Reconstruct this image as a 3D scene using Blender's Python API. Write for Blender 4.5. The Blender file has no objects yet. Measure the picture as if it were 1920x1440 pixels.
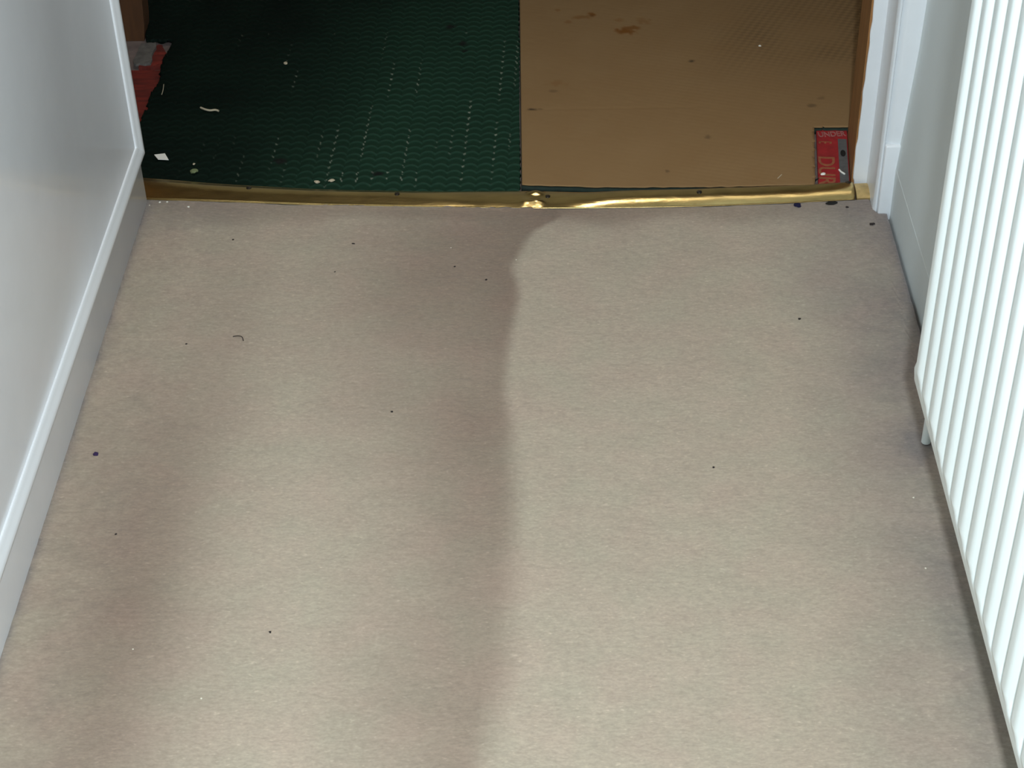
import bpy, bmesh, math, random
import numpy as np
from mathutils import Vector, Matrix

random.seed(7)
rng = np.random.RandomState(11)
S = bpy.context.scene
C = S.collection

# ------------------------------------------------------------------ camera, light, exposure
cam_d = bpy.data.cameras.new('camera')
cam_d.sensor_width = 36.0
cam_d.lens = 36.0 * 3344.0 / 1920.0
cam_d.clip_start = 0.02
cam = bpy.data.objects.new('camera', cam_d)
C.objects.link(cam)
CX = Vector((0.9997376, 0.0124515, -0.0192290))      # camera right
CY = Vector((0.0074076, 0.6185826, 0.7856848))       # camera up
CZ = Vector((0.0216777, -0.7856211, 0.6183281))      # camera back
cam.matrix_world = Matrix(((CX.x, CY.x, CZ.x, 0.0), (CX.y, CY.y, CZ.y, 0.0), (CX.z, CY.z, CZ.z, 1.2), (0, 0, 0, 1)))
S.camera = cam

w = bpy.data.worlds.new('world'); S.world = w; w.use_nodes = True
w.node_tree.nodes['Background'].inputs[0].default_value = (0.75, 0.85, 1.0, 1)
w.node_tree.nodes['Background'].inputs[1].default_value = 0.0

def area(name, loc, target, size, power, col, size_y=None):
    l = bpy.data.lights.new(name, 'AREA')
    l.energy = power; l.color = col
    l.shape = 'RECTANGLE'; l.size = size; l.size_y = size_y or size
    o = bpy.data.objects.new(name, l); C.objects.link(o)
    o.location = loc
    o.rotation_euler = (Vector(target) - Vector(loc)).to_track_quat('-Z', 'Y').to_euler()
    return o

area('camera_flash', (0.05, -0.01, 1.245), (0.0, 1.6, 0.0), 0.04, 26.5, (0.83, 0.955, 1.04), 0.025)
area('doorway_fill_light', (0.0, 1.84, 2.385), (0.0, 1.84, 0.0), 0.30, 9.3, (1.0, 0.93, 0.84), 0.16)  # unseen warm fill, added overhead to even the carpet and fade the next room

S.view_settings.view_transform = 'Standard'
S.view_settings.look = 'None'
S.view_settings.gamma = 1.0
S.view_settings.use_curve_mapping = False
S.view_settings.exposure = -0.17

# ------------------------------------------------------------------ helpers
def srgb(r, g, b):
    def f(v):
        v /= 255.0
        return v / 12.92 if v <= 0.04045 else ((v + 0.055) / 1.055) ** 2.4
    return (f(r), f(g), f(b), 1.0)

def mat(name, col, rough=0.6, metal=0.0, spec=0.5, var=0.0, vscale=20.0, bump=0.0, bscale=200.0, stretch=(1, 1, 1), coat=0.0):
    m = bpy.data.materials.new(name); m.use_nodes = True
    nt = m.node_tree; N = nt.nodes; L = nt.links
    b = N['Principled BSDF']
    b.inputs['Base Color'].default_value = col
    b.inputs['Roughness'].default_value = rough
    b.inputs['Metallic'].default_value = metal
    b.inputs['Specular IOR Level'].default_value = spec
    b.inputs['Coat Weight'].default_value = coat
    tc = N.new('ShaderNodeTexCoord'); mp = N.new('ShaderNodeMapping')
    mp.inputs['Scale'].default_value = stretch
    L.new(tc.outputs['Object'], mp.inputs['Vector'])
    if var > 0:
        n = N.new('ShaderNodeTexNoise'); n.inputs['Scale'].default_value = vscale; n.inputs['Detail'].default_value = 5
        L.new(mp.outputs['Vector'], n.inputs['Vector'])
        r = N.new('ShaderNodeMapRange')
        r.inputs['From Min'].default_value = 0.3; r.inputs['From Max'].default_value = 0.7
        r.inputs['To Min'].default_value = 1 - var; r.inputs['To Max'].default_value = 1 + var
        L.new(n.outputs['Fac'], r.inputs['Value'])
        mx = N.new('ShaderNodeMix'); mx.data_type = 'RGBA'; mx.blend_type = 'MULTIPLY'
        mx.inputs['Factor'].default_value = 1.0
        mx.inputs['A'].default_value = col
        L.new(r.outputs['Result'], mx.inputs['B'])
        L.new(mx.outputs['Result'], b.inputs['Base Color'])
    if bump > 0:
        n2 = N.new('ShaderNodeTexNoise'); n2.inputs['Scale'].default_value = bscale; n2.inputs['Detail'].default_value = 4
        L.new(mp.outputs['Vector'], n2.inputs['Vector'])
        bp = N.new('ShaderNodeBump'); bp.inputs['Strength'].default_value = bump; bp.inputs['Distance'].default_value = 0.001
        L.new(n2.outputs['Fac'], bp.inputs['Height'])
        L.new(bp.outputs['Normal'], b.inputs['Normal'])
    return m

def link(name, me, m=None, parent=None):
    o = bpy.data.objects.new(name, me); C.objects.link(o)
    if m is not None: me.materials.append(m)
    if parent is not None: o.parent = parent
    return o

def bm_obj(name, bm, m=None, parent=None, smooth=False):
    bmesh.ops.recalc_face_normals(bm, faces=bm.faces[:])
    me = bpy.data.meshes.new(name); bm.to_mesh(me); bm.free()
    if smooth:
        for p in me.polygons: p.use_smooth = True
        try: me.set_sharp_from_angle(angle=math.radians(40))
        except Exception: pass
    return link(name, me, m, parent)

def empty(name, loc=(0, 0, 0)):
    o = bpy.data.objects.new(name, None); o.empty_display_size = 0.05
    C.objects.link(o); o.location = loc
    return o

def tag(o, label, cat, group=None):
    o['label'] = label; o['category'] = cat
    if group: o['group'] = group
    return o

def struct(o):
    o['kind'] = 'structure'; return o

def add_box(bm, x0, x1, y0, y1, z0, z1, bev=0.0, seg=2):
    vs = [bm.verts.new((x, y, z)) for x in (x0, x1) for y in (y0, y1) for z in (z0, z1)]
    fs = [(0, 1, 3, 2), (4, 6, 7, 5), (0, 4, 5, 1), (2, 3, 7, 6), (0, 2, 6, 4), (1, 5, 7, 3)]
    faces = [bm.faces.new([vs[i] for i in f]) for f in fs]
    if bev > 0:
        es = list({e for f in faces for e in f.edges})
        bmesh.ops.bevel(bm, geom=es, offset=bev, segments=seg, profile=0.5, affect='EDGES')

def box(name, x0, x1, y0, y1, z0, z1, m, parent=None, bev=0.0, seg=2):
    bm = bmesh.new(); add_box(bm, x0, x1, y0, y1, z0, z1, bev, seg)
    return bm_obj(name, bm, m, parent, smooth=bev > 0)

def prism(name, pts, z0, z1, m, parent=None, smooth=False, ztop=None):
    bm = bmesh.new()
    lo = [bm.verts.new((x, y, z0)) for x, y in pts]
    hi = [bm.verts.new((x, y, z1)) for x, y in pts]
    n = len(pts)
    bm.faces.new(lo[::-1]); bm.faces.new(hi)
    for i in range(n):
        j = (i + 1) % n
        bm.faces.new((lo[i], lo[j], hi[j], hi[i]))
    return bm_obj(name, bm, m, parent, smooth)

def tube(bm, pts, r, n=16):
    pts = [Vector(p) for p in pts]; rings = []
    for i, p in enumerate(pts):
        d = (pts[min(i + 1, len(pts) - 1)] - pts[max(i - 1, 0)]).normalized()
        a = d.orthogonal().normalized(); b = d.cross(a)
        if i:
            pa = rings[-1][1]
            a = (pa - d * pa.dot(d)).normalized(); b = d.cross(a)
        rr = r[i] if isinstance(r, (list, tuple)) else r
        rings.append(([bm.verts.new(p + (a * math.cos(t) + b * math.sin(t)) * rr) for t in [2 * math.pi * k / n for k in range(n)]], a))
    for (r0, _), (r1, _) in zip(rings, rings[1:]):
        for k in range(n):
            bm.faces.new((r0[k], r0[(k + 1) % n], r1[(k + 1) % n], r1[k]))
    bm.faces.new(rings[0][0][::-1]); bm.faces.new(rings[-1][0])

def grid_mesh(name, P, attrs=None, flip=False):
    """P: (n, m, 3) array of points -> quad grid mesh with point attributes"""
    n, m_, _ = P.shape
    me = bpy.data.meshes.new(name)
    idx = np.arange(n * m_).reshape(n, m_)
    q = np.stack([idx[:-1, :-1], idx[:-1, 1:], idx[1:, 1:], idx[1:, :-1]], -1).reshape(-1, 4)
    if flip: q = q[:, ::-1]
    me.vertices.add(n * m_); me.vertices.foreach_set('co', P.reshape(-1).astype(np.float32))
    me.loops.add(q.size); me.loops.foreach_set('vertex_index', q.reshape(-1).astype(np.int32))
    me.polygons.add(len(q)); me.polygons.foreach_set('loop_start', (np.arange(len(q)) * 4).astype(np.int32))
    me.update(calc_edges=True); me.validate()
    me.polygons.foreach_set('use_smooth', np.ones(len(q), dtype=bool))
    for k, v in (attrs or {}).items():
        a = me.attributes.new(k, 'FLOAT', 'POINT')
        a.data.foreach_set('value', v.reshape(-1).astype(np.float32))
    return me

def vnoise(x, y, sx, sy, seed):
    """smooth value noise, cell sizes sx, sy, range 0..1"""
    r = np.random.RandomState(seed); T = r.rand(128, 128)
    u = x / sx + 1000.0; v = y / sy + 1000.0
    i = np.floor(u).astype(int); j = np.floor(v).astype(int)
    a = u - i; b = v - j; a = a * a * (3 - 2 * a); b = b * b * (3 - 2 * b)
    i0, i1, j0, j1 = i % 128, (i + 1) % 128, j % 128, (j + 1) % 128
    return (T[i0, j0] * (1 - a) + T[i1, j0] * a) * (1 - b) + (T[i0, j1] * (1 - a) + T[i1, j1] * a) * b

def sstep(a, b, x):
    t = np.clip((x - a) / (b - a), 0, 1); return t * t * (3 - 2 * t)

# ------------------------------------------------------------------ materials
M_wall = mat('matt_wall_paint', srgb(214, 221, 221), 0.75, var=0.02, vscale=8, bump=0.15, bscale=120)
M_wall_dim = mat('matt_room_paint', srgb(205, 195, 178), 0.85, var=0.03, vscale=6)
M_ceil = mat('ceiling_paint', srgb(158, 150, 136), 0.9)
M_gloss = mat('white_gloss_paint', srgb(226, 228, 230), 0.28, spec=0.5, var=0.015, vscale=30, bump=0.05, bscale=90)
M_door = mat('white_door_gloss', srgb(236, 236, 239), 0.17, spec=0.85, var=0.015, vscale=25, bump=0.03, bscale=60)
M_bead = mat('white_bead_gloss', srgb(240, 242, 245), 0.22, spec=0.5)
M_wood = mat('bare_brown_wood', srgb(150, 105, 60), 0.55, var=0.25, vscale=18, stretch=(6, 6, 0.5))
M_rad = mat('white_radiator_enamel', srgb(236, 241, 238), 0.3, spec=0.5)
M_subfloor = mat('dusty_subfloor', srgb(120, 104, 98), 0.9, var=0.25, vscale=60)
M_brass = mat('worn_brass', (0.60, 0.45, 0.19, 1), 0.25, metal=1.0, var=0.15, vscale=90, bump=0.22, bscale=260, stretch=(0.35, 1, 1))
M_brass_end = mat('dull_brass', (0.62, 0.45, 0.20, 1), 0.5, metal=0.75, var=0.2, vscale=120)
M_screw = mat('dark_screw_steel', (0.035, 0.028, 0.02, 1), 0.4, metal=0.8)
M_steel = mat('grey_zinc_plate', srgb(120, 122, 124), 0.5, metal=0.6, var=0.15, vscale=120)
M_dark = mat('near_black', srgb(14, 11, 10), 0.8)
M_lint = mat('dark_lint', srgb(38, 30, 28), 0.95)
M_navy = mat('navy_fluff', srgb(14, 10, 52), 0.95)
M_purple = mat('purple_fluff', srgb(48, 30, 70), 0.95)
M_white = mat('white_crumb', srgb(240, 238, 228), 0.7)
M_pale_crumb = mat('pale_crumb', srgb(226, 218, 200), 0.8)
M_cream = mat('cream_fibre', srgb(190, 176, 150), 0.9)
M_red = mat('red_print', srgb(150, 30, 34), 0.65, var=0.22, vscale=90)
M_rust = mat('rusty_red_print', srgb(102, 28, 17), 0.75, var=0.55, vscale=70, stretch=(0.5, 2, 1))
M_darkwood = mat('dark_brown_wood', srgb(84, 52, 26), 0.6, var=0.25, vscale=18, stretch=(6, 6, 0.5))
M_tan = mat('tan_print', srgb(150, 88, 58), 0.7, var=0.2, vscale=200)
M_pale = mat('pale_print', srgb(158, 104, 98), 0.7, var=0.25, vscale=200)
M_grey_scrap = mat('grey_scrap', srgb(96, 91, 86), 0.8, var=0.3, vscale=120)
M_rubber_dark = mat('dark_green_rubber', srgb(22, 38, 30), 0.85, var=0.3, vscale=150)

def carpet_material():
    m = bpy.data.materials.new('beige_carpet_pile'); m.use_nodes = True
    nt = m.node_tree; N = nt.nodes; L = nt.links; b = N['Principled BSDF']
    b.inputs['Roughness'].default_value = 0.95; b.inputs['Specular IOR Level'].default_value = 0.1
    b.inputs['Sheen Weight'].default_value = 0.25; b.inputs['Sheen Roughness'].default_value = 0.5
    def attr(n):
        a = N.new('ShaderNodeAttribute'); a.attribute_name = n; return a.outputs['Fac']
    def mix(fac, A, B):
        x = N.new('ShaderNodeMix'); x.data_type = 'RGBA'
        if hasattr(fac, 'is_linked'): L.new(fac, x.inputs['Factor'])
        else: x.inputs['Factor'].default_value = fac
        for s, v in (('A', A), ('B', B)):
            if hasattr(v, 'is_linked'): L.new(v, x.inputs[s])
            else: x.inputs[s].default_value = v
        return x.outputs['Result']
    clean = (0.438, 0.360, 0.278, 1)
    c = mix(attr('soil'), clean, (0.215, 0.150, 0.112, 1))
    c = mix(attr('grime_tone'), c, (0.20, 0.172, 0.160, 1))
    tc = N.new('ShaderNodeTexCoord')
    def noise(scale, st, det=3):
        mp = N.new('ShaderNodeMapping'); mp.inputs['Scale'].default_value = st
        L.new(tc.outputs['Object'], mp.inputs['Vector'])
        n = N.new('ShaderNodeTexNoise'); n.inputs['Scale'].default_value = scale; n.inputs['Detail'].default_value = det
        L.new(mp.outputs['Vector'], n.inputs['Vector']); return n
    n1 = noise(300, (0.42, 1.0, 1.0)); n2 = noise(24, (0.8, 1, 1), 4); n3 = noise(520, (0.6, 1, 1), 2)
    def rng_(o, lo, hi, a=0.3, bb=0.7):
        r = N.new('ShaderNodeMapRange'); r.inputs['From Min'].default_value = a; r.inputs['From Max'].default_value = bb
        r.inputs['To Min'].default_value = lo; r.inputs['To Max'].default_value = hi
        L.new(o, r.inputs['Value']); return r.outputs['Result']
    def mul(A, v):
        x = N.new('ShaderNodeMix'); x.data_type = 'RGBA'; x.blend_type = 'MULTIPLY'; x.inputs['Factor'].default_value = 1
        L.new(A, x.inputs['A']); L.new(v, x.inputs['B']); return x.outputs['Result']
    c = mul(c, rng_(n1.outputs['Fac'], 0.905, 1.095))
    c = mul(c, rng_(n2.outputs['Fac'], 0.965, 1.035))
    c = mul(c, rng_(n3.outputs['Fac'], 0.93, 1.07))
    # sparse pale fibre tips
    n5 = noise(260, (0.6, 1.0, 1.0), 1)
    c = mul(c, rng_(n5.outputs['Fac'], 1.0, 1.16, 0.66, 0.76))
    # faint hue mottling: pinkish and greenish blotches
    n4 = noise(16, (1, 1, 1), 3)
    hue = mix(rng_(n4.outputs['Fac'], 0.0, 1.0), (1.03, 0.985, 0.985, 1), (0.98, 1.012, 0.99, 1))
    c = mul(c, hue)
    L.new(c, b.inputs['Base Color'])
    bp = N.new('ShaderNodeBump'); bp.inputs['Strength'].default_value = 0.35; bp.inputs['Distance'].default_value = 0.0008
    L.new(n1.outputs['Fac'], bp.inputs['Height']); L.new(bp.outputs['Normal'], b.inputs['Normal'])
    return m
M_carpet = carpet_material()

def green_material():
    m = bpy.data.materials.new('green_sponge_rubber'); m.use_nodes = True
    nt = m.node_tree; N = nt.nodes; L = nt.links; b = N['Principled BSDF']
    b.inputs['Roughness'].default_value = 0.75; b.inputs['Specular IOR Level'].default_value = 0.10
    def attr(n):
        a = N.new('ShaderNodeAttribute'); a.attribute_name = n; return a.outputs['Fac']
    def mix(fac, A, B):
        x = N.new('ShaderNodeMix'); x.data_type = 'RGBA'; L.new(fac, x.inputs['Factor'])
        for s, v in (('A', A), ('B', B)):
            if hasattr(v, 'is_linked'): L.new(v, x.inputs[s])
            else: x.inputs[s].default_value = v
        return x.outputs['Result']
    c = mix(attr('ridge'), (0.0100, 0.0330, 0.0185, 1), (0.0210, 0.0560, 0.0360, 1))
    c = mix(attr('painted_falloff'), c, (0.0016, 0.0050, 0.0034, 1))
    c = mix(attr('scuff'), c, (0.20, 0.215, 0.165, 1))
    c = mix(attr('burn'), c, (0.010, 0.012, 0.010, 1))
    L.new(c, b.inputs['Base Color'])
    return m
M_green = green_material()

def brown_material():
    m = bpy.data.materials.new('brown_underlay_paper'); m.use_nodes = True
    nt = m.node_tree; N = nt.nodes; L = nt.links; b = N['Principled BSDF']
    b.inputs['Roughness'].default_value = 0.8; b.inputs['Specular IOR Level'].default_value = 0.2
    def attr(n):
        a = N.new('ShaderNodeAttribute'); a.attribute_name = n; return a.outputs['Fac']
    def mix(fac, A, B):
        x = N.new('ShaderNodeMix'); x.data_type = 'RGBA'; L.new(fac, x.inputs['Factor'])
        for s, v in (('A', A), ('B', B)):
            if hasattr(v, 'is_linked'): L.new(v, x.inputs[s])
            else: x.inputs[s].default_value = v
        return x.outputs['Result']
    tc = N.new('ShaderNodeTexCoord')
    n = N.new('ShaderNodeTexNoise'); n.inputs['Scale'].default_value = 14; n.inputs['Detail'].default_value = 6
    L.new(tc.outputs['Object'], n.inputs['Vector'])
    c = mix(n.outputs['Fac'], (0.258, 0.148, 0.062, 1), (0.295, 0.182, 0.084, 1))
    c = mix(attr('rust'), c, (0.185, 0.066, 0.008, 1))
    c = mix(attr('spot'), c, (0.02, 0.013, 0.008, 1))
    L.new(c, b.inputs['Base Color'])
    return m
M_brown = brown_material()

# ------------------------------------------------------------------ shared shape of the brass strip
FX = np.array([-.56, -.498, -.423, -.287, -.153, -.033, .046, .179, .311, .371, .42])
FY = np.array([1.9095, 1.9045, 1.8995, 1.888, 1.882, 1.8765, 1.8755, 1.8765, 1.8835, 1.8885, 1.893])
BX = np.array([-.56, -.506, -.429, -.29, -.155, -.034, .047, .181, .316, .377, .42])
BY = np.array([1.961, 1.955, 1.941, 1.924, 1.917, 1.9165, 1.9115, 1.9125, 1.920, 1.926, 1.9275])
def sm(x, X, Y):
    x = np.asarray(x, float); k = np.linspace(-0.03, 0.03, 7)
    return sum(np.interp(x + d, X, Y) for d in k) / len(k)
front_y = lambda x: sm(x, FX, FY)
back_y = lambda x: sm(x, BX, BY)

# ------------------------------------------------------------------ setting: floor, walls, ceiling, skirting, frame, door
floor = struct(box('floor', -1.6, 1.9, -1.2, 3.3, -0.06, -0.0125, M_subfloor))
struct(box('ceiling', -1.6, 1.9, -1.2, 3.3, 2.42, 2.5, M_ceil))
struct(box('wall_left', -0.72, -0.622, -1.2, 1.93, -0.0125, 2.42, M_wall))
# right wall: old plaster, flaring towards the foot
prw = [(0.52, -0.0125), (0.4192, -0.0125), (0.4192, 0.0636), (0.4225, 0.11), (0.4285, 0.22), (0.4320, 0.36), (0.4330, 0.6), (0.4330, 2.42), (0.52, 2.42)]
bm = bmesh.new()
A = [bm.verts.new((x, -1.2, z)) for x, z in prw]; B = [bm.verts.new((x, 1.93, z)) for x, z in prw]
bm.faces.new(A); bm.faces.new(B[::-1])
for i in range(len(prw)):
    j = (i + 1) % len(prw); bm.faces.new((A[i], A[j], B[j], B[i]))
struct(bm_obj('wall_right', bm, M_wall, smooth=True))
struct(box('wall_behind', -0.72, 0.52, -1.2, -1.1, -0.0125, 2.42, M_wall))
# doorway wall: side pieces and lintel
bm = bmesh.new()
add_box(bm, -1.6, -0.622, 1.93, 2.07, -0.0125, 2.42)
add_box(bm, 0.428, 1.9, 1.93, 2.07, -0.0125, 2.42)
add_box(bm, -0.622, 0.428, 1.93, 2.07, 2.03, 2.42)
struct(bm_obj('wall_front', bm, M_wall_dim))
bm = bmesh.new()
add_box(bm, -1.6, 1.9, 3.2, 3.3, -0.0125, 2.42)
struct(bm_obj('wall_back', bm, M_wall_dim))
struct(box('wall_next_room_left', -1.6, -1.5, 2.07, 3.2, -0.0125, 2.42, M_wall_dim))
struct(box('wall_next_room_right', 1.8, 1.9, 2.07, 3.2, -0.0125, 2.42, M_wall_dim))

# right skirting: thin, same paint as the wall, eased top
pts = [(0.4193, -0.012), (0.4189, -0.012), (0.4189, 0.0626), (0.4191, 0.0631), (0.4193, 0.0632)]
bm = bmesh.new()
A = [bm.verts.new((x, -1.1, z)) for x, z in pts]; B = [bm.verts.new((x, 1.9, z)) for x, z in pts]
bm.faces.new(A); bm.faces.new(B[::-1])
for i in range(len(pts)):
    j = (i + 1) % len(pts); bm.faces.new((A[i], A[j], B[j], B[i]))
struct(bm_obj('baseboard_right', bm, M_wall))

# right architrave with bead and plinth block
arch = struct(empty('trim_1', (0.41, 1.89, 0)))
def child(o, par):
    o.parent = par
    o.matrix_parent_inverse = Matrix.Translation(-par.location)
    return o
pr = [(0.400, 1.93), (0.3985, 1.872), (0.3990, 1.8672), (0.4008, 1.8648), (0.4030, 1.8650), (0.4042, 1.8675), (0.4046, 1.8695), (0.4060, 1.8690),
      (0.4085, 1.8665), (0.413, 1.8650), (0.4325, 1.8640), (0.4325, 1.93)]
child(prism('architrave_board', pr, -0.0125, 2.06, M_gloss, smooth=True), arch)
bm = bmesh.new()
add_box(bm, 0.4035, 0.4250, 1.8585, 1.90, -0.012, 0.094, 0.0022, 3)
for v in bm.verts:                      # chamfered, slightly worn top and foot
    if v.co.z > 0.085: v.co.y += 0.0015
    if v.co.z < 0.01 and v.co.x > 0.42: v.co.z += 0.002
child(bm_obj('plinth_block', bm, M_gloss, smooth=True), arch)

# right door lining: brown inner face, white painted front edge with ragged paint line
lin = struct(empty('trim_2', (0.39, 1.97, 0)))
child(prism('lining_board', [(0.3815, 1.9335), (0.3955, 2.0665), (0.428, 2.0665), (0.428, 1.9335)], -0.0125, 2.03, M_wood), lin)
bm = bmesh.new()
zs = np.concatenate([np.arange(-0.002, 0.5, 0.004), [0.6, 1.0, 2.03]])
rows = []
for z in zs:
    j = 0.0016 * (float(vnoise(np.array(z), np.array(0.0), 0.016, 1, 5)) - 0.5) + 0.0012 * (float(vnoise(np.array(z), np.array(0.0), 0.06, 1, 6)) - 0.5)
    x0 = 0.3825 + j + 0.0008 * min(1, max(0, z) / 0.25) * 2
    y0 = 1.9300
    if z < 0.006: x0 += 0.001 + random.random() * 0.002
    rows.append([bm.verts.new(p) for p in ((x0, y0 + 0.0034, z), (x0, y0 + 0.0008, z), (x0 + 0.001, y0, z), (0.4015, y0, z), (0.4015, y0 + 0.0034, z))])
for r0, r1 in zip(rows, rows[1:]):
    for k in range(4): bm.faces.new((r0[k], r0[k + 1], r1[k + 1], r1[k]))
child(bm_obj('painted_edge', bm, M_gloss), lin)

# left door lining and a brown frame post further in
struct(box('trim_3', -0.622, -0.557, 1.93, 2.07, -0.0125, 2.03, M_wood))
post = [(-0.66, 0.9), (-0.586 + 0.011, 0.9), (-0.586, 0.06), (-0.5885, 0.015), (-0.592, -0.012), (-0.66, -0.012)]
bm = bmesh.new()
A = [bm.verts.new((x, 2.36, z)) for x, z in post]; B = [bm.verts.new((x, 2.40, z)) for x, z in post]
bm.faces.new(A); bm.faces.new(B[::-1])
for i in range(len(post)):
    j = (i + 1) % len(post); bm.faces.new((A[i], A[j], B[j], B[i]))
struct(bm_obj('trim_4', bm, M_darkwood))

# open door along the left side: slab, proud bead round the panel
door = struct(empty('door_1', (-0.53, 1.45, 0)))
DX = -0.5065
bm = bmesh.new(); add_box(bm, -0.5475, DX, 0.985, 1.9045, -0.004, 1.985, 0.0035, 3)
child(bm_obj('door_leaf', bm, M_door, smooth=True), door)
def sweep(name, path, prof, m, closed=False):
    """prof: (u inwards, h outwards) pairs; path: list of (y, z) corners with inward offset directions handled by mitre"""
    bm = bmesh.new(); rings = []
    for (y, z), (dy, dz) in path:
        rings.append([bm.verts.new((DX + h, y + dy * u, z + dz * u)) for u, h in prof])
    for r0, r1 in zip(rings, rings[1:]):
        for k in range(len(prof) - 1): bm.faces.new((r0[k], r0[k + 1], r1[k + 1], r1[k]))
    bm.faces.new(rings[0]); bm.faces.new(rings[-1][::-1])
    return bm_obj(name, bm, m, smooth=True)
prof = [(0, -0.001), (0, 0.0035), (0.001, 0.0055), (0.003, 0.0068), (0.006, 0.0070), (0.0095, 0.0060), (0.013, 0.0046), (0.0165, 0.0036), (0.019, 0.0030), (0.0205, 0.0018), (0.021, -0.001)]
ZB, YB = 0.066, 1.908
for nm, p in (('bottom_bead', [((0.99, ZB), (1, 1)), ((YB, ZB), (-1, 1))]),
              ('hinge_side_bead', [((YB, ZB), (-1, 1)), ((YB, 1.93), (-1, -1))]),
              ('top_bead', [((YB, 1.93), (-1, -1)), ((0.99, 1.93), (1, -1))]),
              ('lock_side_bead', [((0.99, 1.93), (1, -1)), ((0.99, ZB), (1, 1))])):
    child(sweep(nm, p, prof, M_bead), door)

# ------------------------------------------------------------------ fitted carpet
xs = np.arange(-0.621, 0.4184, 0.0035)
ys = np.concatenate([np.arange(-1.09, 0.8, 0.03), np.linspace(0.8, 1.0, 50)[:-1], np.linspace(1.0, 1.0 + 1e-9, 1), np.linspace(1.003, 0.0, 1)[:0]])
tt = np.linspace(0, 1, 300)[1:]
n0 = len(ys)
X = np.zeros((n0 + len(tt), len(xs))); Y = np.zeros_like(X)
X[:] = xs[None, :]
Y[:n0] = ys[:, None]
fringe = front_y(xs) + 0.0006 + 0.0022 * sstep(-0.33, -0.25, xs) * (1 - sstep(-0.02, 0.0, xs)) * (vnoise(xs, xs * 0, 0.006, 1, 3) - 0.25) \
         + 0.0008 * (vnoise(xs, xs * 0, 0.012, 1, 4) - 0.5)
fringe = np.where(xs < -0.505, 1.93, fringe); fringe = np.where(xs > 0.3985, np.where(xs > 0.4032, 1.8588, 1.865), fringe)
Y[n0:] = 1.0 + tt[:, None] * (fringe[None, :] - 1.0)
d = fringe[None, :] - Y
Z = 0.0009 * (vnoise(X, Y, 0.008, 0.006, 21) - 0.5) + 0.0006 * (vnoise(X, Y, 0.03, 0.03, 22) - 0.5)
Z += 0.0012 * np.exp(-((d - 0.001) / 0.004) ** 2) * sstep(-0.33, -0.25, X) * (1 - sstep(-0.02, 0.0, X))
Z += -0.002 * sstep(0.010, 0.0, 0.4185 - X) * vnoise(X, Y, 0.006, 0.012, 23)
# soiling: darker trodden lane with a crisp right edge, dark band before the strip, dusty sides
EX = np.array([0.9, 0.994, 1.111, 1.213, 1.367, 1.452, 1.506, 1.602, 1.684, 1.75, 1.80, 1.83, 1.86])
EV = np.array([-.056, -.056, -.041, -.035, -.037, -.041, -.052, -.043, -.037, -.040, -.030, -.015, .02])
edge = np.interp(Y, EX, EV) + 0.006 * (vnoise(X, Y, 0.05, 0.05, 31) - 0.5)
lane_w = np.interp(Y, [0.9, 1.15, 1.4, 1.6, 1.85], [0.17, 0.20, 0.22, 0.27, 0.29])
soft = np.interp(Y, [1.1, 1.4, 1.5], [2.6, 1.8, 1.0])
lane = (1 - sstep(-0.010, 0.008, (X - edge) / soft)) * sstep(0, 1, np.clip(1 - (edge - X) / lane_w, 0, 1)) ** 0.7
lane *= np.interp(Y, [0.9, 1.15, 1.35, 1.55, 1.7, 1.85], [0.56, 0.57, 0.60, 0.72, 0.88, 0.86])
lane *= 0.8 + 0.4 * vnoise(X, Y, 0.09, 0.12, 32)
band = sstep(0.06, 0.01, d + 0.03 * (vnoise(X, Y, 0.08, 0.05, 33) - 0.5)) * np.interp(X, [-.5, -.3, -.15, 0, .08, .25, .42], [0.45, .40, .65, .9, .70, .45, .45])
left = np.exp(-np.clip(X + 0.47, 0, 1) / 0.05) * 0.20 + 0.27 * np.exp(-((X + 0.385 - 0.03 * (Y - 1.4)) / 0.065) ** 2) * (0.5 + 0.8 * vnoise(X, Y, 0.12, 0.2, 34)) * sstep(1.9, 1.6, Y)
left += 0.40 * np.exp(-((X + 0.405) / 0.07) ** 2) * sstep(1.65, 1.3, Y)
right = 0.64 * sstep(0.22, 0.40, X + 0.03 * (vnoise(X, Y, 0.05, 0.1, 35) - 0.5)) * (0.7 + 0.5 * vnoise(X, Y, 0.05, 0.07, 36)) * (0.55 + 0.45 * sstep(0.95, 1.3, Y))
right += 0.45 * np.exp(-np.hypot((X - 0.378) / 0.02, (Y - 1.42) / 0.03) ** 2)  # extra darker spot at the foot of the pipe
side = sstep(-0.33, -0.47, X) + sstep(0.30, 0.38, X)
fleck = (vnoise(X, Y, 0.007, 0.0055, 38) - 0.5) * 0.26 * side + (vnoise(X, Y, 0.03, 0.03, 39) - 0.5) * 0.14 * side
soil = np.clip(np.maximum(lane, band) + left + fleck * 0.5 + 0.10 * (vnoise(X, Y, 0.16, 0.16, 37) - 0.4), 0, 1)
grime_tone = np.clip(right + fleck * 0.8 + 0.75 * np.exp(-(0.4185 - X) / 0.008) + 0.85 * np.exp(-np.clip(X + 0.5065, 0, 1) / 0.005) * (0.6 + 0.8 * vnoise(X, Y, 0.006, 0.008, 40)) + 0.35 * sstep(1.80, 1.88, Y) * sstep(-0.30, -0.45, X), 0, 1)
carpet = link('fitted_carpet', grid_mesh('fitted_carpet', np.stack([X, Y, Z], -1), {'soil': soil, 'grime_tone': grime_tone}), M_carpet)
sol = carpet.modifiers.new('thickness', 'SOLIDIFY'); sol.thickness = 0.0105; sol.offset = -1.0 if False else -1.0
tag(carpet, 'worn beige fitted carpet with a darker trodden lane, covering the hall floor', 'carpet')

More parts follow.
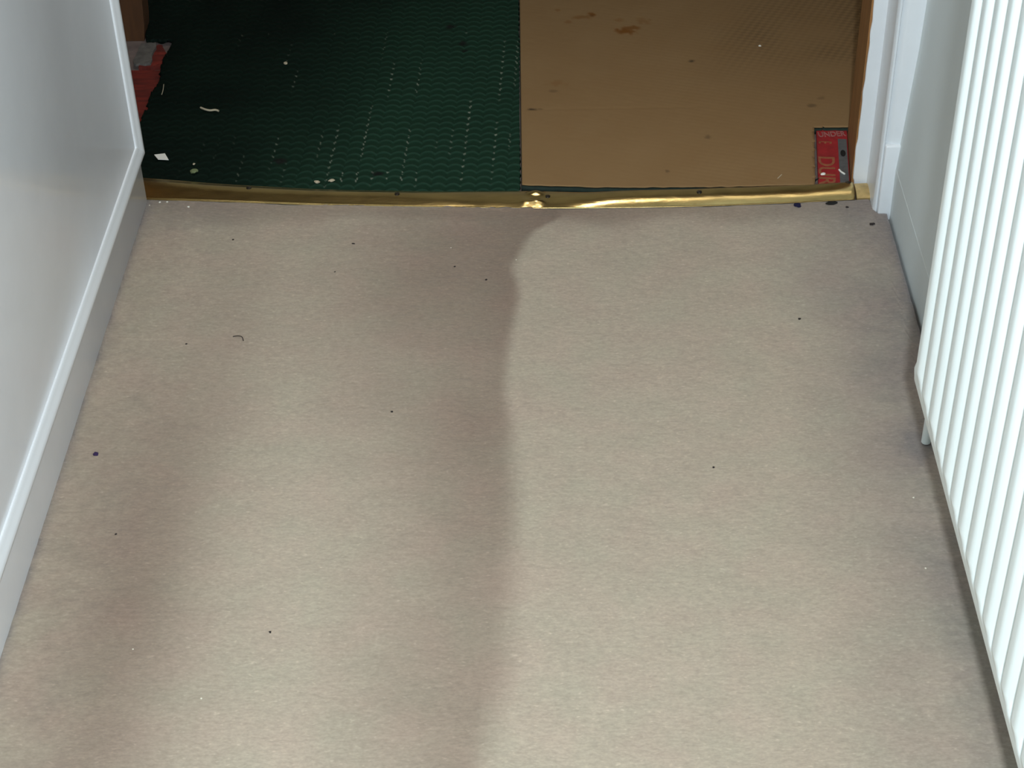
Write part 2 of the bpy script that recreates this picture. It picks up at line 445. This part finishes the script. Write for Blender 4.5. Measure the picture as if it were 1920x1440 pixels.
# ------------------------------------------------------------------ brass threshold strip
strip = tag(empty('threshold_strip', (-0.06, 1.9, 0)), 'dented brass door strip between beige carpet and bare underlay', 'door strip')
def crown(x, s):
    """height of the strip at x, s = 0 front .. 1 back"""
    r = sstep(0.015, 0.12, x)                       # the right half has been bent steeper at the front
    h = 0.0038 + 0.0046 * r + 0.0003 * np.sin(x * 37) + 0.0002 * np.sin(x * 91 + 1)
    q = np.clip((s - 0.05) / 0.95, 0, 1)
    pk = 0.50 + 0.10 * r
    a = np.where(q < pk, 1 - q / pk, (q - pk) / (1 - pk))
    z = h * (1 - a ** (2.15 + 0.35 * r))
    # left half: flat topped with plain front and back slopes
    k0, k1 = 0.44, 0.66
    zt = 0.0050 * np.clip(np.minimum(q / k0, (1 - q) / (1 - k1)), 0, 1)
    for dq in (0.05, -0.05):
        q2 = np.clip(q + dq, 0, 1); zt = zt + 0.0050 * np.clip(np.minimum(q2 / k0, (1 - q2) / (1 - k1)), 0, 1)
    l_ = 1 - sstep(-0.22, -0.10, x)
    z = z * (1 - l_) + l_ * zt / 3 * (1 - (q <= 0) * 0.0)
    z = z * np.where(s < 0.05, 0, 1) + 0.0012
    # crease where the strip has been kicked in
    c = np.exp(-((x + 0.018) / 0.011) ** 2); e = sstep(-0.012, -0.002, x) * (1 - sstep(0.0, 0.045, x))
    z = z + c * (0.0040 * np.exp(-((q - 0.72) / 0.13) ** 2) + 0.0026 * np.exp(-((q - 0.26) / 0.11) ** 2)) - 0.0014 * e * np.sin(np.pi * np.clip(q, 0, 1)) ** 0.7
    z = z + 0.0010 * np.exp(-((x + 0.016) / 0.006) ** 2) * np.sin(3 * np.pi * q) + 0.0008 * np.exp(-((x + 0.031) / 0.004) ** 2) * np.sin(2 * np.pi * q)
    return z
sx = np.concatenate([np.arange(-0.548, -0.0605, 0.004), np.arange(-0.06, 0.0595, 0.0012), np.arange(0.06, 0.3835, 0.004)])
ss = np.array([0, 0.025, 0.0499, 0.051, 0.075, 0.11, 0.15, 0.2, 0.26, 0.33, 0.4, 0.47, 0.54, 0.62, 0.7, 0.78, 0.86, 0.92, 0.96, 0.985, 1.0])
SX, SS = np.meshgrid(sx, ss, indexing='ij')
SY = front_y(SX) + SS * (back_y(SX) - front_y(SX))
SZ = crown(SX, SS)
top = np.stack([SX, SY, SZ], -1)
bl = link('brass_bar', grid_mesh('brass_bar', top, flip=True), M_brass)
sd = bl.modifiers.new('thickness', 'SOLIDIFY'); sd.thickness = 0.0009; sd.offset = -1
child(bl, strip)
bm = bmesh.new(); n = 8
for ii, xx in enumerate(np.linspace(0.3825, 0.4005, 6)):
    fy, by = float(front_y(xx)) + 0.001, float(back_y(xx)) - 0.001
    k = ii / 5
    prof_ = [(fy, -0.002), (fy, 0.002 - 0.0005 * k), (fy + 0.006, 0.0048 - 0.0012 * k), (fy + 0.016, 0.0062 - 0.0015 * k), (by - 0.008, 0.0056 - 0.001 * k), (by, 0.002), (by, -0.002)]
    ring = [bm.verts.new((xx, y, z)) for y, z in prof_]
    if ii:
        for a in range(len(ring)): bm.faces.new((prev[a], prev[(a + 1) % len(ring)], ring[(a + 1) % len(ring)], ring[a]))
    else: bm.faces.new(ring[::-1])
    prev = ring
bm.faces.new(prev)
ep = child(bm_obj('end_piece', bm, M_brass_end, smooth=True), strip); ep['label'] = 'flattened dull brass end against the door frame'
for px, py in ((-0.380, 1.922), (-0.191, 1.9045), (-0.002, 1.899), (0.187, 1.8965), (0.3745, 1.916)):
    s_ = (py - float(front_y(px))) / float(back_y(px) - front_y(px))
    z = float(crown(np.array(px), np.array(s_)))
    bm = bmesh.new()
    m_ = Matrix.Translation((px, py, z))
    bmesh.ops.create_uvsphere(bm, u_segments=16, v_segments=8, radius=0.0036, matrix=m_ @ Matrix.Diagonal((1, 1, 0.35, 1)))
    for v in bm.verts:                       # a slot across the head
        if abs(v.co.y - py) < 0.0008 and v.co.z > z: v.co.z -= 0.0009
    child(bm_obj('screw', bm, M_screw, smooth=True), strip)

# ------------------------------------------------------------------ green rubber underlay
def green_sheet():
    gx = np.arange(0, 0.620, 0.0014); gy = np.arange(0, 0.80, 0.0013)
    U, V = np.meshgrid(gx, gy, indexing='ij')              # U leftwards from the seam edge, V away from the door strip
    X = -0.0366 - U - 0.014 * V
    yb = back_y(X) - 0.010
    Y = yb + V * (2.74 - 1.91) / 0.80
    # columns lie a little askew to the seam
    u = (U + 0.045 * V) / 0.0192; col = np.floor(u); fu = u - col
    arch_ = 0.42 * (1 - (2 * fu - 1) ** 2)
    ph = (Y - 1.9) / 0.0155 - arch_ + 0.35 * vnoise(col, col * 0, 1, 1, 51) + 0.3 * vnoise(U, V, 0.05, 0.05, 52)
    fv = ph - np.floor(ph)
    ridge = np.exp(-((fv - 0.5) / np.where(fv < 0.5, 0.10, 0.20)) ** 2)
    groove = np.exp(-(np.minimum(fu, 1 - fu) / 0.07) ** 2)
    Z = -0.0018 + 0.0011 * ridge - 0.0005 * groove + 0.0006 * (vnoise(X, Y, 0.02, 0.02, 53) - 0.5)
    Z -= 0.004 * sstep(0.012, 0.0, Y - yb)                 # tucks under the brass
    near = np.minimum(fu, 1 - fu) < 0.06
    streak = vnoise(np.round(u) * 1.0, Y, 1.0, 0.085, 54)
    fade = sstep(0.42, 0.12, U) * 0.6 + 0.4 * sstep(0.5, 0.3, U)
    scuff = near * (streak > 0.70) * (ridge > 0.5) * np.clip((streak - 0.62) * 3.2, 0, 1) * fade * (0.5 + vnoise(X, Y, 0.004, 0.004, 55)) * (Y < 2.36)
    low = near * (ridge > 0.4) * (np.abs(Y - 1.958) < 0.012) * ((X > -0.27) & (X < -0.17)) * 0.9
    scuff = np.clip(np.maximum(scuff, low), 0, 1)
    burn = np.zeros_like(X)
    for bx, by, r in ((-0.142, 2.374, .010), (-0.123, 2.320, .009), (-0.120, 2.299, .006), (-0.22, 1.965, .010), (-0.35, 2.0, .011)):
        burn = np.maximum(burn, sstep(r, r * 0.4, np.hypot(X - bx, (Y - by) * 1.2) + 0.006 * (vnoise(X, Y, .004, .004, 56) - .5)))
    painted_falloff = np.clip(sstep(0.10, 0.44, U + 0.10 * (vnoise(X, Y, 0.10, 0.16, 57) - 0.5) + 0.30 * (Y - 2.1)) * 0.9 + 0.15 * (vnoise(X, Y, 0.05, 0.07, 58) - 0.5), 0, 1)  # light falloff to the left and far side painted in, slightly mottled
    P = np.stack([X, Y, Z], -1)
    # the left edge is cut away round the frame
    keep = X > np.where(Y < 2.137, -0.5525, np.where(Y < 2.342, -0.549 + 0.0030 * np.sin(Y * 60), -0.5845 - 0.20 * (Y - 2.345) + 0.002 * np.sin(Y * 90)))
    keep &= ~((Y > 2.27) & (Y < 2.342) & (X < -0.549 - 0.2 * (Y - 2.27)))
    me = grid_mesh('underlay_sheet', P, {'ridge': ridge, 'scuff': scuff, 'burn': burn, 'painted_falloff': painted_falloff})
    b = bmesh.new(); b.from_mesh(me)
    b.verts.ensure_lookup_table(); kf = keep.reshape(-1)
    dele = [v for v in b.verts if not kf[v.index]]
    bmesh.ops.delete(b, geom=dele, context='VERTS'); b.to_mesh(me); b.free()
    return me
gs = link('underlay_sheet', green_sheet(), M_green)
sd = gs.modifiers.new('thickness', 'SOLIDIFY'); sd.thickness = 0.006; sd.offset = -1
tag(gs, 'dark green rubber underlay sheet with wavy ridges, left of the brown sheet', 'underlay')

# ------------------------------------------------------------------ brown paper faced underlay
bx = np.arange(-0.0345, 0.62, 0.0025); by = np.arange(0, 0.83, 0.0025)
BXg, BV = np.meshgrid(bx, by, indexing='ij')
y0 = np.interp(BXg, [-.04, .06, .18, .25, .33, .63], [1.937, 1.929, 1.9265, 1.9275, 1.930, 1.930]) + 0.0016 * (vnoise(BXg, BXg * 0, 0.012, 1, 61) - 0.5)
BYg = y0 + BV * (2.76 - 1.93) / 0.83
BXg = BXg - 0.0075 * np.clip((BYg - 1.93) / 0.52, 0, 2) * sstep(0.2, -0.03, BXg)
dim = np.clip(1.2 * sstep(0.0, 0.30, BXg) * sstep(2.0, 2.25, BYg) + 0.9 * sstep(2.06, 1.97, BYg) * sstep(0.02, 0.25, BXg) + 0.25, 0, 1)
wave = np.sin((BXg + 0.55 * BYg) * 2 * np.pi / 0.016) * np.sin((BXg * 0.35 - BYg) * 2 * np.pi / 0.013)
wave = np.where(wave > 0, wave ** 0.7 if False else wave, wave)
BZ = -0.0018 + 0.00022 * dim * wave + 0.0005 * (vnoise(BXg, BYg, 0.06, 0.06, 62) - 0.5) + 0.0002 * (vnoise(BXg, BYg, 0.012, 0.009, 63) - 0.5)
BZ -= 0.00035 * np.exp(-((BYg - 2.128 - 0.01 * BXg) / 0.0022) ** 2) * (BXg > -0.03) * (BXg < 0.20)      # faint crease
rust = np.zeros_like(BXg); spot = np.zeros_like(BXg)
def blob(x, y, rx, ry, sd_, p=1.0):
    q = np.hypot((BXg - x) / rx, (BYg - y) / ry) + 0.9 * (vnoise(BXg, BYg, 0.005, 0.006, sd_) - 0.5)
    return p * sstep(1.1, 0.4, q)
for a in ((0.111, 2.352, .016, .013, 71, .95), (0.120, 2.362, .014, .010, 72, .8), (0.065, 2.408, .007, .008, 73, .95), (0.048, 2.400, .016, .008, 74, .5),
          (0.03, 2.385, .007, .006, 75, .4), (0.014, 2.424, .005, .006, 76, .4), (0.105, 2.39, .01, .008, 77, .3), (0.14, 2.385, .012, .012, 78, .35), (0.01, 2.20, .018, .01, 79, .3)):
    rust = np.maximum(rust, blob(*a))
for a in ((0.201, 2.259, .0052, .0052, 81, .85), (-0.021, 2.128, .011, .003, 82, .8), (0.21, 2.05, .005, .005, 83, .4), (0.152, 1.965, .003, .003, 84, .5),
          (0.303, 2.30, .004, .004, 85, .2), (0.005, 2.178, .008, .004, 86, .3), (0.355, 2.13, .006, .006, 87, .45), (0.37, 2.15, .005, .005, 88, .3), (0.065, 2.405, .004, .004, 89, .4)):
    spot = np.maximum(spot, blob(*a))
# dark scuffed mottling deeper in on the right
mott = sstep(0.18, 0.34, BXg) * sstep(2.16, 2.28, BYg) * np.clip(0.5 + 0.8 * wave, 0, 1) * vnoise(BXg, BYg, 0.05, 0.06, 90)
spot = np.clip(np.maximum(spot, 0.5 * mott), 0, 1)
cutx = np.interp(BYg, [1.92, 2.07], [0.3345, 0.3515])
m_ = (BYg < 2.0735) & (BXg <= cutx + 0.0004) & (BXg > cutx - 0.0028); BXg = np.where(m_, cutx, BXg)
m_ = (BYg >= 2.0725) & (BYg < 2.0752) & (BXg > cutx - 0.0028); BYg = np.where(m_, 2.0726, BYg)
me = grid_mesh('paper_face', np.stack([BXg, BYg, BZ], -1), {'rust': rust, 'spot': spot}, flip=True)
keep = ~((BXg > cutx + 0.0005) & (BYg < 2.0725))
b = bmesh.new(); b.from_mesh(me); b.verts.ensure_lookup_table(); kf = keep.reshape(-1)
bmesh.ops.delete(b, geom=[v for v in b.verts if not kf[v.index]], context='VERTS'); b.to_mesh(me); b.free()
us = tag(empty('underlay_sheet', (0.2, 2.2, -0.01)), 'brown paper-faced underlay sheet with rusty stains, right of the green sheet', 'underlay')
pf = link('paper_face', me, M_brown); child(pf, us)
sd = pf.modifiers.new('thickness', 'SOLIDIFY'); sd.thickness = 0.0012; sd.offset = -1
me2 = me.copy(); me2.materials.clear()
rb = link('rubber_backing', me2, M_rubber_dark); child(rb, us)
co = np.zeros(len(me2.vertices) * 3, dtype=np.float32); me2.vertices.foreach_get('co', co); co = co.reshape(-1, 3)
co[:, 2] = -0.0042; co[:, 1] -= 0.0022 * (0.6 + 0.8 * vnoise(co[:, 0], co[:, 0] * 0, 0.01, 1, 64)); co[:, 0] -= 0.0008
me2.vertices.foreach_set('co', co.reshape(-1)); me2.update()
sd = rb.modifiers.new('thickness', 'SOLIDIFY'); sd.thickness = 0.007; sd.offset = -1

# ------------------------------------------------------------------ things in the cut-out corners
rs = tag(empty('printed_scrap', (0.365, 2.0, -0.012)), 'red printed backing scrap with tan letters, in the cut-out corner by the right door frame', 'scrap')
bm = bmesh.new()
q = [(0.3400, 1.927), (0.3800, 1.927), (0.3945, 2.066), (0.3945, 2.074), (0.3550, 2.074)]
lo = [bm.verts.new((x, y, -0.0115)) for x, y in q]; hi = [bm.verts.new((x, y, -0.0062)) for x, y in q]
bm.faces.new(hi); bm.faces.new(lo[::-1])
for i in range(len(q)):
    j = (i + 1) % len(q); bm.faces.new((lo[i], lo[j], hi[j], hi[i]))
child(bm_obj('printed_sheet', bm, M_red), rs)
def text(name, body, size, loc, rot, m, par, sx_=1.0):
    cu = bpy.data.curves.new(name, 'FONT'); cu.body = body; cu.size = size; cu.extrude = 0.0002; cu.offset = 0.0003
    cu.align_x = 'CENTER'; cu.align_y = 'CENTER'
    t = bpy.data.objects.new(name, cu); C.objects.link(t)
    dg = bpy.context.evaluated_depsgraph_get()
    me = bpy.data.meshes.new_from_object(t.evaluated_get(dg))
    bpy.data.objects.remove(t); bpy.data.curves.remove(cu)
    me.transform(Matrix.Translation(loc) @ Matrix.Rotation(rot, 4, 'Z') @ Matrix.Diagonal((sx_, 1, 1, 1)))
    o = link(name, me, m); child(o, par); return o
text('lettering', 'UNDER', 0.0175, (0.3735, 2.0605, -0.0059), math.radians(3), M_pale, rs, 0.62)
text('lettering', 'DUR', 0.030, (0.3548, 1.970, -0.0059), math.radians(-96), M_tan, rs, 1.15)
text('lettering', 'E', 0.024, (0.3615, 2.040, -0.0059), math.radians(-96), M_tan, rs, 0.5)

pl = tag(empty('metal_plate', (0.378, 1.98, -0.009)), 'narrow grey metal plate with a black hole, lying on the red scrap', 'metal plate')
bm = bmesh.new()
ang = math.atan2(2.048 - 1.93, 0.3855 - 0.3735) ; L_ = 0.118; W_ = 0.0115
Mx = Matrix.Translation((0.3795, 1.988, 0)) @ Matrix.Rotation(ang - math.pi / 2, 4, 'Z')
hole = [(0.0034 * math.cos(t), 0.022 + 0.0080 * math.sin(t)) for t in [2 * math.pi * k / 16 for k in range(16)]]
add_box(bm, -W_ / 2, W_ / 2, -L_ / 2, L_ / 2, -0.0060, -0.0048, 0.0004, 1)
bmesh.ops.transform(bm, matrix=Mx, verts=bm.verts[:])
child(bm_obj('plate', bm, M_steel), pl)
bm = bmesh.new()
vs = [bm.verts.new(Mx @ Vector((x, y, -0.0044))) for x, y in hole]; vl = [bm.verts.new(Mx @ Vector((x, y, -0.0054))) for x, y in hole]
bm.faces.new(vs); bm.faces.new(vl[::-1])
for k in range(16): bm.faces.new((vl[k], vl[(k + 1) % 16], vs[(k + 1) % 16], vs[k]))
child(bm_obj('hole', bm, M_dark), pl)

# red torn scraps by the left frame
def flat_scrap(name, pts, z, t, m, label, cat, group=None, jag=0.0):
    bm = bmesh.new(); out = []
    for i, p in enumerate(pts):
        q_ = pts[(i + 1) % len(pts)]; nseg = 5 if jag else 1
        for k in range(nseg):
            f = k / nseg
            out.append((p[0] + (q_[0] - p[0]) * f + random.uniform(-jag, jag), p[1] + (q_[1] - p[1]) * f + random.uniform(-jag, jag)))
    cx = sum(p[0] for p in out) / len(out); cy = sum(p[1] for p in out) / len(out)
    lo = [bm.verts.new((x - cx, y - cy, 0)) for x, y in out]
    hi = [bm.verts.new((x - cx, y - cy, t + random.uniform(0, 0.3) * t)) for x, y in out]
    n = len(out)
    bm.faces.new(hi); bm.faces.new(lo[::-1])
    for i in range(n):
        j = (i + 1) % n; bm.faces.new((lo[i], lo[j], hi[j], hi[i]))
    bmesh.ops.triangulate(bm, faces=[f for f in bm.faces if len(f.verts) > 4])
    o = bm_obj(name, bm, m); o.location = (cx, cy, z)
    return tag(o, label, cat, group)
flat_scrap('printed_scrap', [(-0.62, 2.10), (-0.545, 2.10), (-0.545, 2.14), (-0.545, 2.262), (-0.62, 2.262)], -0.0122, 0.004, M_rust,
           'dark red torn backing scrap between the open door and green underlay', 'scrap')
flat_scrap('printed_scrap', [(-0.585, 2.268), (-0.553, 2.272), (-0.548, 2.305), (-0.562, 2.336), (-0.578, 2.334)], -0.0122, 0.005, M_rust,
           'smaller red scrap behind the grey chip, at the cut corner of the green underlay', 'scrap', jag=0.0015)
flat_scrap('grey_chip', [(-0.592, 2.272), (-0.566, 2.274), (-0.570, 2.336), (-0.590, 2.335)], -0.0070, 0.004, M_grey_scrap,
           'pale grey broken chip beside the brown post past the open door', 'chip', jag=0.002)

# ------------------------------------------------------------------ radiator
rad = tag(empty('radiator', (0.36, 0.80, 0.18)), 'white ribbed panel radiator mounted along the right-hand wall', 'radiator')
RX, YF, YN, Z0, Z1, PITCH = 0.333, 1.2935, 0.24, 0.1815, 0.785, 0.0345
npp = 24
ncell = int((YF - YN - 0.012) / PITCH)
def rib(f):
    # rounded flutes: 1 on the crown, 0 in the valley
    c = 0.5 - 0.5 * math.cos(2 * math.pi * f)
    return 1 - (1 - c) ** 2.3
yv = [YF, YF - 0.002]; pv = [0.55, 0.55]
for c in range(ncell):
    for k in range(npp):
        f = k / npp
        yv.append(YF - 0.003 - (c + f) * PITCH); pv.append(rib(f) if c + f > 0.5 else max(0.55, rib(f)))
yv.append(YF - 0.003 - ncell * PITCH); pv.append(0.0); yv.append(YN); pv.append(0.0)
yv = np.array(yv); pv = np.array(pv)
ZA = 0.0160; ZT = 0.0115                      # height of the plain band, length of the rib ends
zr = np.concatenate([[Z0, Z0 + 0.0015, Z0 + 0.004, Z0 + 0.0075, Z0 + 0.012, Z0 + ZA], Z0 + ZA + np.linspace(0.001, ZT + 0.003, 16), [0.35, 0.5, 0.65], Z1 - ZA - np.linspace(ZT + 0.003, 0.001, 8), [Z1 - ZA, Z1 - 0.004, Z1]])
YY, ZZ = np.meshgrid(yv, zr, indexing='ij')
ta = np.clip((np.minimum(ZZ - Z0, Z1 - ZZ) - ZA) / ZT, 0, 1)
bl_ = 0.7 * ta + 0.3 * ta * ta * (3 - 2 * ta)
crown_x, valley_x = -0.0030, 0.0084
shape = valley_x + (crown_x - valley_x) * pv[:, None]
ed = np.minimum(ZZ - Z0, Z1 - ZZ)
band_x = 0.0016 - 0.0018 * np.clip(ed / 0.0160, 0, 1) + 0.0010 * np.exp(-ed / 0.0010)
XX = RX + band_x * (1 - bl_) + shape * bl_
fp = link('front_panel', grid_mesh('front_panel', np.stack([XX, YY, ZZ], -1), flip=True), M_rad); child(fp, rad)
sd = fp.modifiers.new('thickness', 'SOLIDIFY'); sd.thickness = 0.0014; sd.offset = 0
bm = bmesh.new(); add_box(bm, RX + 0.0092, RX + 0.0190, YN + 0.0005, YF - 0.0008, Z0 + 0.0005, Z1 - 0.001, 0.003, 3)
child(bm_obj('back_panel', bm, M_rad, smooth=True), rad)
for yy in (1.12, 0.40):
    bm = bmesh.new(); add_box(bm, RX + 0.0185, 0.4312, yy - 0.018, yy + 0.018, 0.40, 0.70, 0.001, 1)
    child(bm_obj('wall_bracket', bm, M_rad), rad)
bm = bmesh.new()
px, py = 0.3884, 1.421
tube(bm, [(px, py, 0.0012), (px, py, 0.12), (px, py, 0.20)], 0.0048)
child(bm_obj('pipe', bm, M_rad, smooth=True), rad)
bm = bmesh.new()
tube(bm, [(px, py, 0.20), (px, py, 0.206), (px, py, 0.207), (px, py, 0.235), (px, py, 0.236), (px, py, 0.275)], [0.0135, 0.0135, 0.011, 0.011, 0.015, 0.013])
tube(bm, [(px, py, 0.222), (px - 0.004, py - 0.04, 0.222), (RX + 0.026, 1.335, 0.222), (RX + 0.026, YF - 0.004, 0.222)], [0.0085, 0.0085, 0.0085, 0.0085])
vv = child(bm_obj('valve', bm, M_rad, smooth=True), rad)
bm = bmesh.new(); tube(bm, [(px, py, 0.274), (px, py, 0.277), (px, py, 0.300), (px, py, 0.304)], [0.0135, 0.0145, 0.0130, 0.010])
vc = bm_obj('valve_cap', bm, M_rad, smooth=True); vc.parent = vv

# ------------------------------------------------------------------ bits of lint, grit and paper
def lump(name, loc, r, m, label, cat, group=None, flat=0.45, stretch=1.0, seed=0):
    rr = random.Random(seed)
    bm = bmesh.new(); bmesh.ops.create_icosphere(bm, subdivisions=2, radius=r)
    for v in bm.verts:
        k = 1 + rr.uniform(-0.32, 0.32)
        v.co = Vector((v.co.x * k * stretch, v.co.y * k, v.co.z * k * flat))
    bmesh.ops.rotate(bm, verts=bm.verts[:], cent=(0, 0, 0), matrix=Matrix.Rotation(rr.uniform(-0.5, 0.5), 3, 'Z'))
    o = bm_obj(name, bm, m, smooth=True); o.location = (loc[0], loc[1], loc[2] + r * flat * 0.55)
    return tag(o, label, cat, group)
def strand(name, pts, r, m, label, cat):
    bm = bmesh.new()
    c = Vector(pts[0]); P = [Vector(p) - c for p in pts]
    # smooth the polyline
    for _ in range(2):
        Q = [P[0]]
        for a, b_ in zip(P, P[1:]): Q += [a * 0.75 + b_ * 0.25, a * 0.25 + b_ * 0.75]
        Q.append(P[-1]); P = Q
    tube(bm, P, r, 6)
    o = bm_obj(name, bm, m, smooth=True); o.location = c
    return tag(o, label, cat)

G1 = 'dark specks on the carpet'
for i, (x, y, r, st, lab) in enumerate((
    (-0.386, 1.813, 0.0016, 1.0, 'black speck on the carpet in front of the left-hand brass screw'),
    (-0.238, 1.802, 0.0014, 2.0, 'short dark fleck at the left border of the dark carpet lane, nearest the strip'),
    (-0.113, 1.751, 0.0014, 1.3, 'dark speck in the darkest carpet patch, left of the blacker one'),
    (-0.075, 1.723, 0.0017, 1.0, 'round black speck in the darkest carpet patch, by the lane edge'),
    (-0.255, 1.742, 0.0012, 1.2, 'small dark speck on pale carpet just left of the dark lane'),
    (-0.431, 1.289, 0.0013, 1.0, 'tiny black speck on the brownish carpet stain near the lower left door'),
    (-0.262, 1.155, 0.0016, 1.0, 'black speck on the near carpet, lowest of the dark specks'),
    (0.283, 1.640, 0.0019, 1.2, 'brownish speck on the right-hand carpet, left of the radiator corner'),
    (0.166, 1.384, 0.0014, 1.0, 'dark speck alone in the middle of the pale right-hand carpet'),
    (-0.170, 1.478, 0.0015, 1.2, 'dark speck in the fading middle of the trodden carpet lane'),
    (-0.410, 1.602, 0.0014, 1.0, 'grey-purple speck on the carpet beside the curled dark thread'))):
    lump('lint_speck', (x, y, 0.0), r * 0.8, M_lint, lab, 'speck', G1, stretch=st, seed=100 + i)
lump('lint_tuft', (-0.475, 1.411, 0.0), 0.0030, M_purple, 'dark purple lint tuft on the carpet near the open door', 'lint', seed=1)
lump('lint_tuft', (0.307, 1.8775, 0.0), 0.0042, M_navy, 'navy blue fluff against the right end of the brass strip', 'lint', stretch=1.1, seed=2)
lump('lint_tuft', (0.350, 1.8815, 0.0), 0.0036, M_dark, 'black fluff between the navy fluff and the door frame', 'lint', stretch=1.8, seed=3)
lump('lint_tuft', (0.393, 1.834, 0.0), 0.0026, M_lint, 'small dark crumb on the carpet in front of the white plinth block', 'lint', stretch=1.3, seed=4)
lump('lint_tuft', (0.368, 1.873, 0.0), 0.0015, M_lint, 'tiny dark crumb right of the black fluff by the brass strip', 'lint', stretch=1.3, seed=5)
strand('thread', [(-0.359, 1.614, 0.001), (-0.353, 1.615, 0.0015), (-0.348, 1.613, 0.0015), (-0.346, 1.606, 0.001)], 0.0005, M_lint, 'curled dark thread lying on the pale left side of the carpet', 'thread')

G2 = 'white crumbs'
for i, (x, y, r, lab) in enumerate((
    (-0.490, 1.8995, 0.0018, 'brightest white crumb at the left end of the brass strip, by the door foot'),
    (-0.481, 1.9000, 0.0015, 'white crumb just right of the brightest crumb by the door foot'),
    (-0.452, 1.8880, 0.0018, 'white crumb a hand away from the door foot, under the brass edge'),
    (-0.502, 1.8930, 0.0014, 'faint white crumb touching the door foot corner'),
    (0.362, 1.336, 0.0016, 'white crumb on the carpet beside the radiator, nearest its far end'),
    (0.357, 1.235, 0.0014, 'white crumb on the carpet under the middle of the radiator edge'),
    (-0.314, 1.074, 0.0015, 'cream crumb on the nearest part of the carpet'),
    (-0.386, 1.134, 0.0013, 'white crumb on the near left carpet, left of the cream one'),
    (-0.040, 1.764, 0.0013, 'pale fleck on the sharp edge of the dark carpet lane'),
    (-0.119, 1.791, 0.0013, 'pale fleck inside the darkest carpet patch'))):
    lump('crumb', (x, y, 0.0), r * (0.85 if i < 3 else 0.62), M_white if i < 3 else M_pale_crumb, lab, 'crumb', G2, seed=200 + i)

# on the underlay
pc = flat_scrap('paper_chip', [(-0.5165, 2.0135), (-0.503, 2.0165), (-0.4955, 2.0005), (-0.5095, 2.002)], 0.0008, 0.0008, M_white,
                'small white paper chip on the green underlay beside the door edge', 'paper')
strand('fibre', [(-0.474, 2.137, 0.0014), (-0.466, 2.130, 0.002), (-0.459, 2.1275, 0.002), (-0.453, 2.130, 0.002), (-0.448, 2.127, 0.0015)], 0.0014, M_cream,
       'cream curled fibre on the dark left part of the green underlay', 'fibre')
strand('fibre', [(-0.536, 2.205, 0.0005), (-0.534, 2.188, 0.001), (-0.534, 2.176, 0.0005)], 0.0005, M_cream, 'thin upright pale hair beside the red scrap on green underlay', 'fibre')
lump('plaster_crumb', (-0.458, 1.972, 0.0), 0.0045, mat('olive_crumb', srgb(120, 130, 90), 0.9), 'pale green-grey crumb on the underlay behind the left brass screw', 'crumb', seed=31)
lump('plaster_crumb', (-0.461, 1.991, 0.0), 0.0018, M_cream, 'tiny crumb just behind the green-grey crumb on underlay', 'crumb', seed=32)
lump('plaster_crumb', (-0.296, 1.944, 0.0), 0.0028, M_cream, 'left one of two pale crumbs on green underlay against the brass', 'crumb', seed=33, stretch=1.3)
lump('plaster_crumb', (-0.278, 1.947, 0.0), 0.0026, M_cream, 'right one of two pale crumbs on green underlay against the brass', 'crumb', seed=34, stretch=1.5)
lump('plaster_crumb', (-0.372, 2.263, 0.0), 0.0028, M_cream, 'pale crumb alone in the dark far part of green underlay', 'crumb', seed=35)
lump('plaster_crumb', (0.302, 2.303, -0.002), 0.0020, M_white, 'white speck on the far right of the brown underlay', 'crumb', seed=36)
lump('plaster_crumb', (0.350, 1.961, -0.0062), 0.0026, M_white, 'white crumb on the tan lettering of the red scrap', 'crumb', seed=37, stretch=1.3)
strand('fibre', [(0.371, 1.968, -0.0038), (0.3725, 1.962, -0.0032), (0.377, 1.957, -0.0038)], 0.0012, M_white, 'white flake lying on the grey metal plate', 'flake')
strand('fibre', [(0.290, 1.944, -0.0012), (0.296, 1.953, -0.001)], 0.0006, M_cream, 'short pale fibre on brown underlay near the red scrap', 'fibre')
